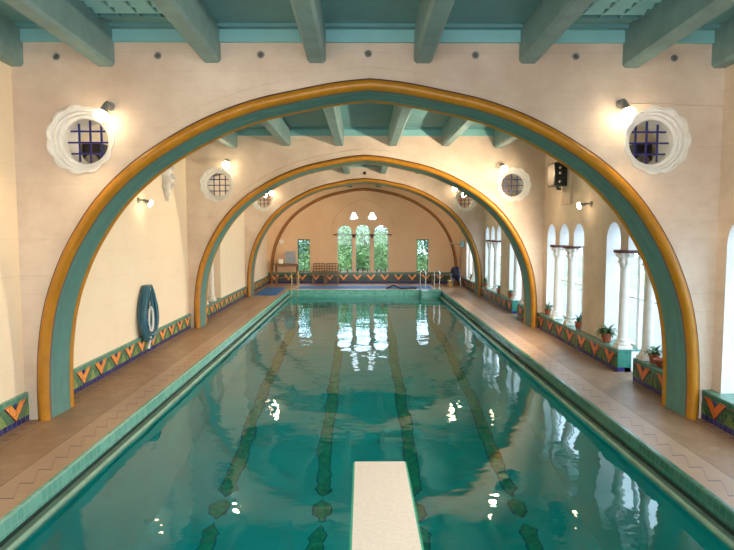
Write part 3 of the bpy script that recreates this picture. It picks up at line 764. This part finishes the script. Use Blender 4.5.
def plant(loc, label, n_, L, seed, group, lift=(.7, 1.4), w_=.018, pr=.085):
    rnd = random.Random(seed)
    r_ = empty('potted_plant', loc, label, 'potted plant', group)
    MB().lathe([(pr * .68, 0), (pr * .95, pr * 1.45), (pr * 1.1, pr * 1.45), (pr * 1.1, pr * 1.75), (pr * .95, pr * 1.75), (pr * .93, pr * 1.6)], seg=20).build('pot', M['terra'], r_)
    MB().lathe([(.005, pr * 1.63), (pr * .9, pr * 1.6)], seg=14).build('soil', M['soil'], r_)
    b = MB()
    for i in range(n_): blade(b, (rnd.uniform(-.02, .02), rnd.uniform(-.02, .02), pr * 1.6), rnd.uniform(0, 2 * PI), L * rnd.uniform(.6, 1.1), w_, rnd.uniform(.8, 2.2), rnd.uniform(*lift))
    b.build('leaves', M['leaf'], r_, recalc=False, auto=False)
    return r_
BG = 'potted plants on the right bench'
plant((4.50, 14.83, .385), 'spidery potted plant at the far end of the bench by the second arch foot', 26, .30, 1, BG)
plant((4.52, 12.75, .385), 'tall spiky potted plant on the bench, just nearer than the first window group columns', 30, .36, 2, BG)
plant((4.49, 11.2, .385), 'bushy potted plant on the bench beside the column at the doorway', 60, .27, 3, BG, (.3, 1.3), .026, .10)
plant((4.50, 9.37, .385), 'leafy green potted plant on the bench nearest the front arch foot', 34, .24, 4, BG, (.5, 1.4), .03)
r_ = empty('terracotta_bowl', (4.50, 9.11, .385), 'low terracotta bowl beside the potted plant nearest the front arch', 'bowl')
MB().lathe([(.06, 0), (.12, .07), (.135, .10), (.13, .12), (.115, .11), (.05, .04)], seg=24).build('bowl', M['terra'], r_)
plant((4.50, 22.4, .385), 'small dark potted plant beyond the second arch by the third arch foot', 22, .34, 5, BG)
plant((4.50, 20.2, .385), 'small potted plant beyond the second arch, in the middle of its bench', 26, .24, 6, BG)
plant((4.50, 18.62, .385), 'small bushy potted plant beyond the second arch, by the doorway', 30, .22, 7, BG)
plant((4.50, 16.78, .385), 'small potted plant just behind the right foot of the second arch', 26, .22, 8, BG)
plant((4.50, 25.3, .385), 'tiny potted plant on the bench beyond the third arch', 20, .22, 9, BG)
labs = ['leftmost on the left lancet sill', 'second on the left lancet sill', 'left on the middle lancet sill', 'centre of the middle lancet sill', 'right on the middle lancet sill', 'left on the right lancet sill', 'middle of the right lancet sill', 'rightmost on the right lancet sill']
for i, (xx, kk) in enumerate(((-1.12, 0), (-.78, 1), (-.30, 0), (-.06, 2), (.17, 0), (.60, 1), (.80, 0), (1.0, 1))):
    plant((xx, END + .06, SILL), 'tiny dark sill plant, %s' % labs[i], 12, .12 + .06 * kk, 30 + i, 'plants on the end window sill', (.9, 1.5), .02, .035)
plant((-2.83, END + .08, SILL), 'small plant on the sill of the narrow left end window', 14, .14, 50, 'plants on the end window sill', (.7, 1.5), .016, .04)

# ------------------------------------------------------------------ far end furniture
def chair(loc, label, rz=0):
    r_ = empty('slatted_chair', loc, label, 'chair', 'dark chairs against the end wall', rz)
    for a in (-1, 1):
        MB().box(a * .26 - .02, a * .26 + .02, -.26, -.22, 0, .44).build('leg', M['wood'], r_)
        MB().box(a * .26 - .02, a * .26 + .02, .20, .24, 0, .96).build('leg', M['wood'], r_)
        MB().box(a * .26 - .025, a * .26 + .025, -.28, .22, .62, .65).box(a * .26 - .02, a * .26 + .02, -.26, -.22, .44, .62).build('armrest', M['wood'], r_)
    MB().box(-.28, .28, -.27, .24, .42, .46, ch=.01).build('seat', M['wood'], r_)
    b = MB()
    for z_ in (.56, .68, .80, .92): b.box(-.26, .26, .205, .235, z_, z_ + .045)
    for x_ in (-.13, 0, .13): b.box(x_ - .015, x_ + .015, .21, .23, .5, .95)
    b.build('backrest', M['wood'], r_); return r_
chair((-2.08, 27.75, 0), 'dark slatted chair beside the narrow left end window')
chair((-1.47, 27.75, 0), 'dark slatted chair closer to the central lancets, right of its twin')
r_ = empty('side_table', (-3.55, 27.65, 0), 'tall brown wooden table against the end wall in the left corner', 'table')
MB().box(-.55, .55, -.25, .25, .92, .96, ch=.01).build('table_top', M['wood'], r_)
MB().box(-.50, .50, -.22, .22, .84, .92).build('apron', M['wood'], r_)
for a in (-1, 1):
    for c_ in (-1, 1): MB().box(a * .48 - .025, a * .48 + .025, c_ * .2 - .025, c_ * .2 + .025, 0, .84).build('leg', M['wood'], r_)
MB().box(-.48, .48, -.02, .02, .3, .34).build('stretcher', M['wood'], r_)
r_ = empty('notice_frame', (-3.38, 27.72, .96), 'grey notice board in a dark frame standing on the brown table', 'notice board')
MB().box(-.24, .24, -.015, .015, 0, .56).build('frame', M['metal'], r_); MB().box(-.20, .20, -.021, -.012, .04, .52).build('sheet', M['towel'], r_)
r_ = empty('paper_stack', (-3.80, 27.65, .96), 'small white box standing on the left of the brown table', 'box')
MB().box(-.10, .10, -.08, .08, 0, .20, ch=.01).build('box_body', M['white'], r_); MB().box(-.105, .105, -.085, .085, .16, .205, ch=.006).build('lid', M['white'], r_)
r_ = empty('wall_clock', (-3.85, END, 1.95), 'small white round clock on the end wall above the table', 'clock')
MB().lathe([(.10, 0), (.11, .02), (.10, .035), (.005, .03)], axis='y', seg=24).build('face', M['white'], r_)
o = MB().box(-.45, .45, -1.6, 1.6, 0, .012, ch=.004).build('blue_mat', M['mat']); o.location = (-3.82, 24.6, .001); tag(o, 'blue rubber mat on the deck in the far left corner', 'mat')
o = MB().box(-2.7, 3.1, -.55, .55, 0, .012, ch=.004).build('blue_mat', M['mat']); o.location = (-.2, 26.2, .001); tag(o, 'long blue mat laid across the deck at the far pool end', 'mat')
pts = [(.95 + 1.25 * t_, 25.45 + .12 * math.sin(9 * t_) + .05 * t_, .035 + .10 * max(0, math.sin(6.5 * t_)) ** 2) for t_ in [i / 40 for i in range(41)]]
o = MB().tube(pts, .032, 8).build('vacuum_hose', M['rubber']); tag(o, 'dark blue vacuum hose lying at the far pool edge', 'hose')

def ladder(loc, label, mat, rz=0):
    r_ = empty('pool_ladder', loc, label, 'ladder', 'pool ladders', rz)
    for a in (-1, 1):
        pts = [(a * .25, -.45, 0), (a * .25, -.45, .45)] + [(a * .25, -.20 - .25 * math.cos(t_), .55 + .30 * math.sin(t_)) for t_ in [PI * i / 10 for i in range(11)]] + [(a * .25, .06, .35), (a * .25, .30, .0), (a * .25, .32, -.9)]
        MB().tube(pts, .024, 10).build('rail', mat, r_)
    for z_ in (-.35, -.65): MB().box(-.25, .25, .28, .36, z_, z_ + .03).build('rung', mat, r_)
    return r_
r_ = empty('pool_steps', (2.72, 25.0, 0), 'pale tiled entry step block in the far right pool corner', 'pool steps')
MB().box(-.40, .40, -.5, .04, -.6, .03, ch=.02).build('upper_step', copingy, r_); MB().box(-.40, .40, -.85, -.5, -.9, -.38, ch=.02).build('lower_step', copingy, r_)
r_ = empty('handrail', (2.40, 24.9, .032), 'chrome hoop handrail on the left of the far pool steps', 'handrail', 'step handrails')
hr = [(-.09, .0, 0), (-.09, 0, .62)] + [(-.09 + .11 - .11 * math.cos(t_), 0, .66 + .13 * math.sin(t_)) for t_ in [PI * i / 10 for i in range(11)]] + [(.13, 0, .62), (.13, 0, 0)]
MB().tube(hr, .022, 10).build('rail', M['chrome'], r_)
for xx in (-.09, .13): MB().lathe([(.04, 0), (.04, .015), (.025, .02)], c=(xx, 0, 0), seg=14).build('flange', M['chrome'], r_)
dup(r_, (2.98, 24.9, .032), 'chrome hoop handrail on the right of the far pool steps')
ladder((-2.90, 25.2, .013), 'brass coloured ladder hoop rails at the far left pool corner', M['brass'], PI).scale = (.55, .8, .9)

# clutter in the far right corner
r_ = empty('hose_reel', (4.02, 26.6, 0), 'dark coiled hose on a reel stand in the far right corner', 'hose reel')
for a in (-1, 1): MB().tube([(a * .2, -.25, 0), (a * .2, 0, .55), (a * .2, .25, 0)], .02, 8).build('leg', M['metal'], r_)
MB().tube([(-.24, 0, .55), (.24, 0, .55)], .025, 8).build('axle', M['metal'], r_)
for k in range(7): MB().tube([((-.15 + .05 * k) + .01 * math.sin(3 * a), (.27 + .03 * (k % 3)) * math.sin(a), .55 + (.27 + .03 * (k % 3)) * math.cos(a)) for a in [2 * PI * i / 28 for i in range(28)]], .026, 7, closed=True).build('hose_loop', M['rubber'], r_)
r_ = empty('low_bench', (3.55, 27.4, 0), 'low dark wooden bench against the end wall in the far right corner', 'bench')
MB().box(-.5, .5, -.2, .2, .42, .46, ch=.01).build('seat', M['wood'], r_)
for a in (-1, 1):
    for c_ in (-1, 1): MB().box(a * .44 - .02, a * .44 + .02, c_ * .15 - .02, c_ * .15 + .02, 0, .42).build('leg', M['wood'], r_)
r_ = empty('bucket', (3.75, 26.2, 0), 'pale bucket on the deck in front of the far right bench', 'bucket')
MB().lathe([(.10, 0), (.14, .30), (.15, .30), (.15, .32), (.13, .31), (.10, .03)], seg=20).build('body', M['brass'], r_)
MB().tube([(-.14, 0, .29)] + [(-.14 * math.cos(t_), -.05, .29 + .12 * math.sin(t_)) for t_ in [PI * i / 8 for i in range(1, 8)]] + [(.14, 0, .29)], .006, 6).build('handle', M['metal'], r_)
r_ = empty('wall_bracket', (HW, 27.0, 1.85), 'dark arm bracket with a pale blue shade on the far right wall', 'bracket')
MB().tube([(0, 0, 0), (-.35, 0, .03), (-.75, -.02, .06)], .03, 8).build('arm', M['metal'], r_)
MB().box(-.2, -.04, -.1, .1, -.12, .16, ch=.02).build('shade', paint('pale_blue_plastic', srgb(120, 170, 200), .4), r_)
# plaster disc light on the left, between second and third arches
for (xx, yy, zz, lab) in ((-4.5, 20.9, 3.75, 'unlit wall lamp on the left wall past the second arch'),):
    r_ = empty('wall_lamp', (xx, yy, zz), lab, 'lamp')
    MB().tube([(0, 0, 0), (.12, 0, .02)], .02, 8).build('arm', M['metal'], r_); MB().lathe([(.05, 0), (.09, -.12), (.085, -.13), (.02, -.05)], c=(.15, 0, .05), seg=16).build('shade', M['white'], r_)

# ------------------------------------------------------------------ garden beyond the end windows
def leaf_cloud(mb, c, R, n_, rnd, sz):
    for i in range(n_):
        while True:
            d = Vector((rnd.gauss(0, 1), rnd.gauss(0, 1), rnd.gauss(0, 1)))
            if d.length > .1: break
        d.normalize(); rad = rnd.uniform(.55, 1.0)
        lump = 1 + .22 * math.sin(5 * d.x + 3 * d.z) + .15 * math.sin(9 * d.y + 4 * d.x)
        p = Vector(c) + Vector((d.x * R[0], d.y * R[1], d.z * R[2])) * rad * lump
        if p.z < -.38: continue
        t_ = Vector((rnd.gauss(0, 1), rnd.gauss(0, 1), rnd.gauss(0, .7))).normalized(); b_ = t_.cross(d + Vector((.01, .3, .2))).normalized(); s_ = sz * rnd.uniform(.6, 1.4)
        mb.add([p, p + t_ * s_ + b_ * s_ * .4, p + t_ * s_ * 2, p + t_ * s_ - b_ * s_ * .4], [(0, 1, 2, 3)])
rnd = random.Random(3)
shr = [('leafy pale tree rising to the top of the left lancet', (-1.2, 36.0), 2.0, 3.5, 'leafl', 21), ('leafy bright tree rising to the top of the right lancet', (2.0, 35.5), 1.9, 3.4, 'leafl', 22),
       ('round pale green shrub outside the left lancet', (-1.9, 32.0), 1.6, 2.3, 'leafl', 7), ('tall light green tree behind the middle lancet', (.1, 35.0), 2.0, 3.3, 'leafl', 8), ('bright green shrub outside the right lancet', (1.4, 32.5), 1.3, 2.6, 'leafl', 9),
       ('deep green tree far behind the right lancet', (3.0, 38.0), 2.6, 3.7, 'leafd', 10), ('deep green tree far behind the left lancet', (-3.6, 38.0), 2.8, 3.8, 'leafd', 11), ('low green bush outside the narrow right window', (4.0, 33.5), 1.3, 1.6, 'leafl', 12),
       ('dark shrub outside the narrow left window', (-4.0, 33.5), 1.2, 2.4, 'leafd', 13), ('far pale hedge tree closing the view behind the lancets', (0, 42.0), 4.5, 3.6, 'leafd', 14)]
for lab, (xx, yy), rr, hh_, mt, sd in shr:
    rd = random.Random(sd); r_ = empty('garden_tree' if hh_ > 3.2 else 'garden_shrub', (xx, yy, -.4), lab, 'tree' if hh_ > 3 else 'shrub', 'greenery beyond the end windows')
    tb = MB().tube([(0, 0, 0), (.05, 0, hh_ * .4), (-.05, .05, hh_ * .8)], [.12, .09, .04], 8).tube([(.03, 0, hh_ * .35), (.5, .1, hh_ * .7)], [.06, .02], 6).tube([(0, 0, hh_ * .45), (-.5, -.1, hh_ * .75)], [.06, .02], 6); tb.build('trunk', M['bark'], r_)
    b = MB(); leaf_cloud(b, (0, 0, hh_ * .52), (rr, rr * .8, hh_ * .52), int(2300 * rr), rd, .07 if yy < 36 else .10); b.build('foliage', M[mt], r_, recalc=False, auto=False)
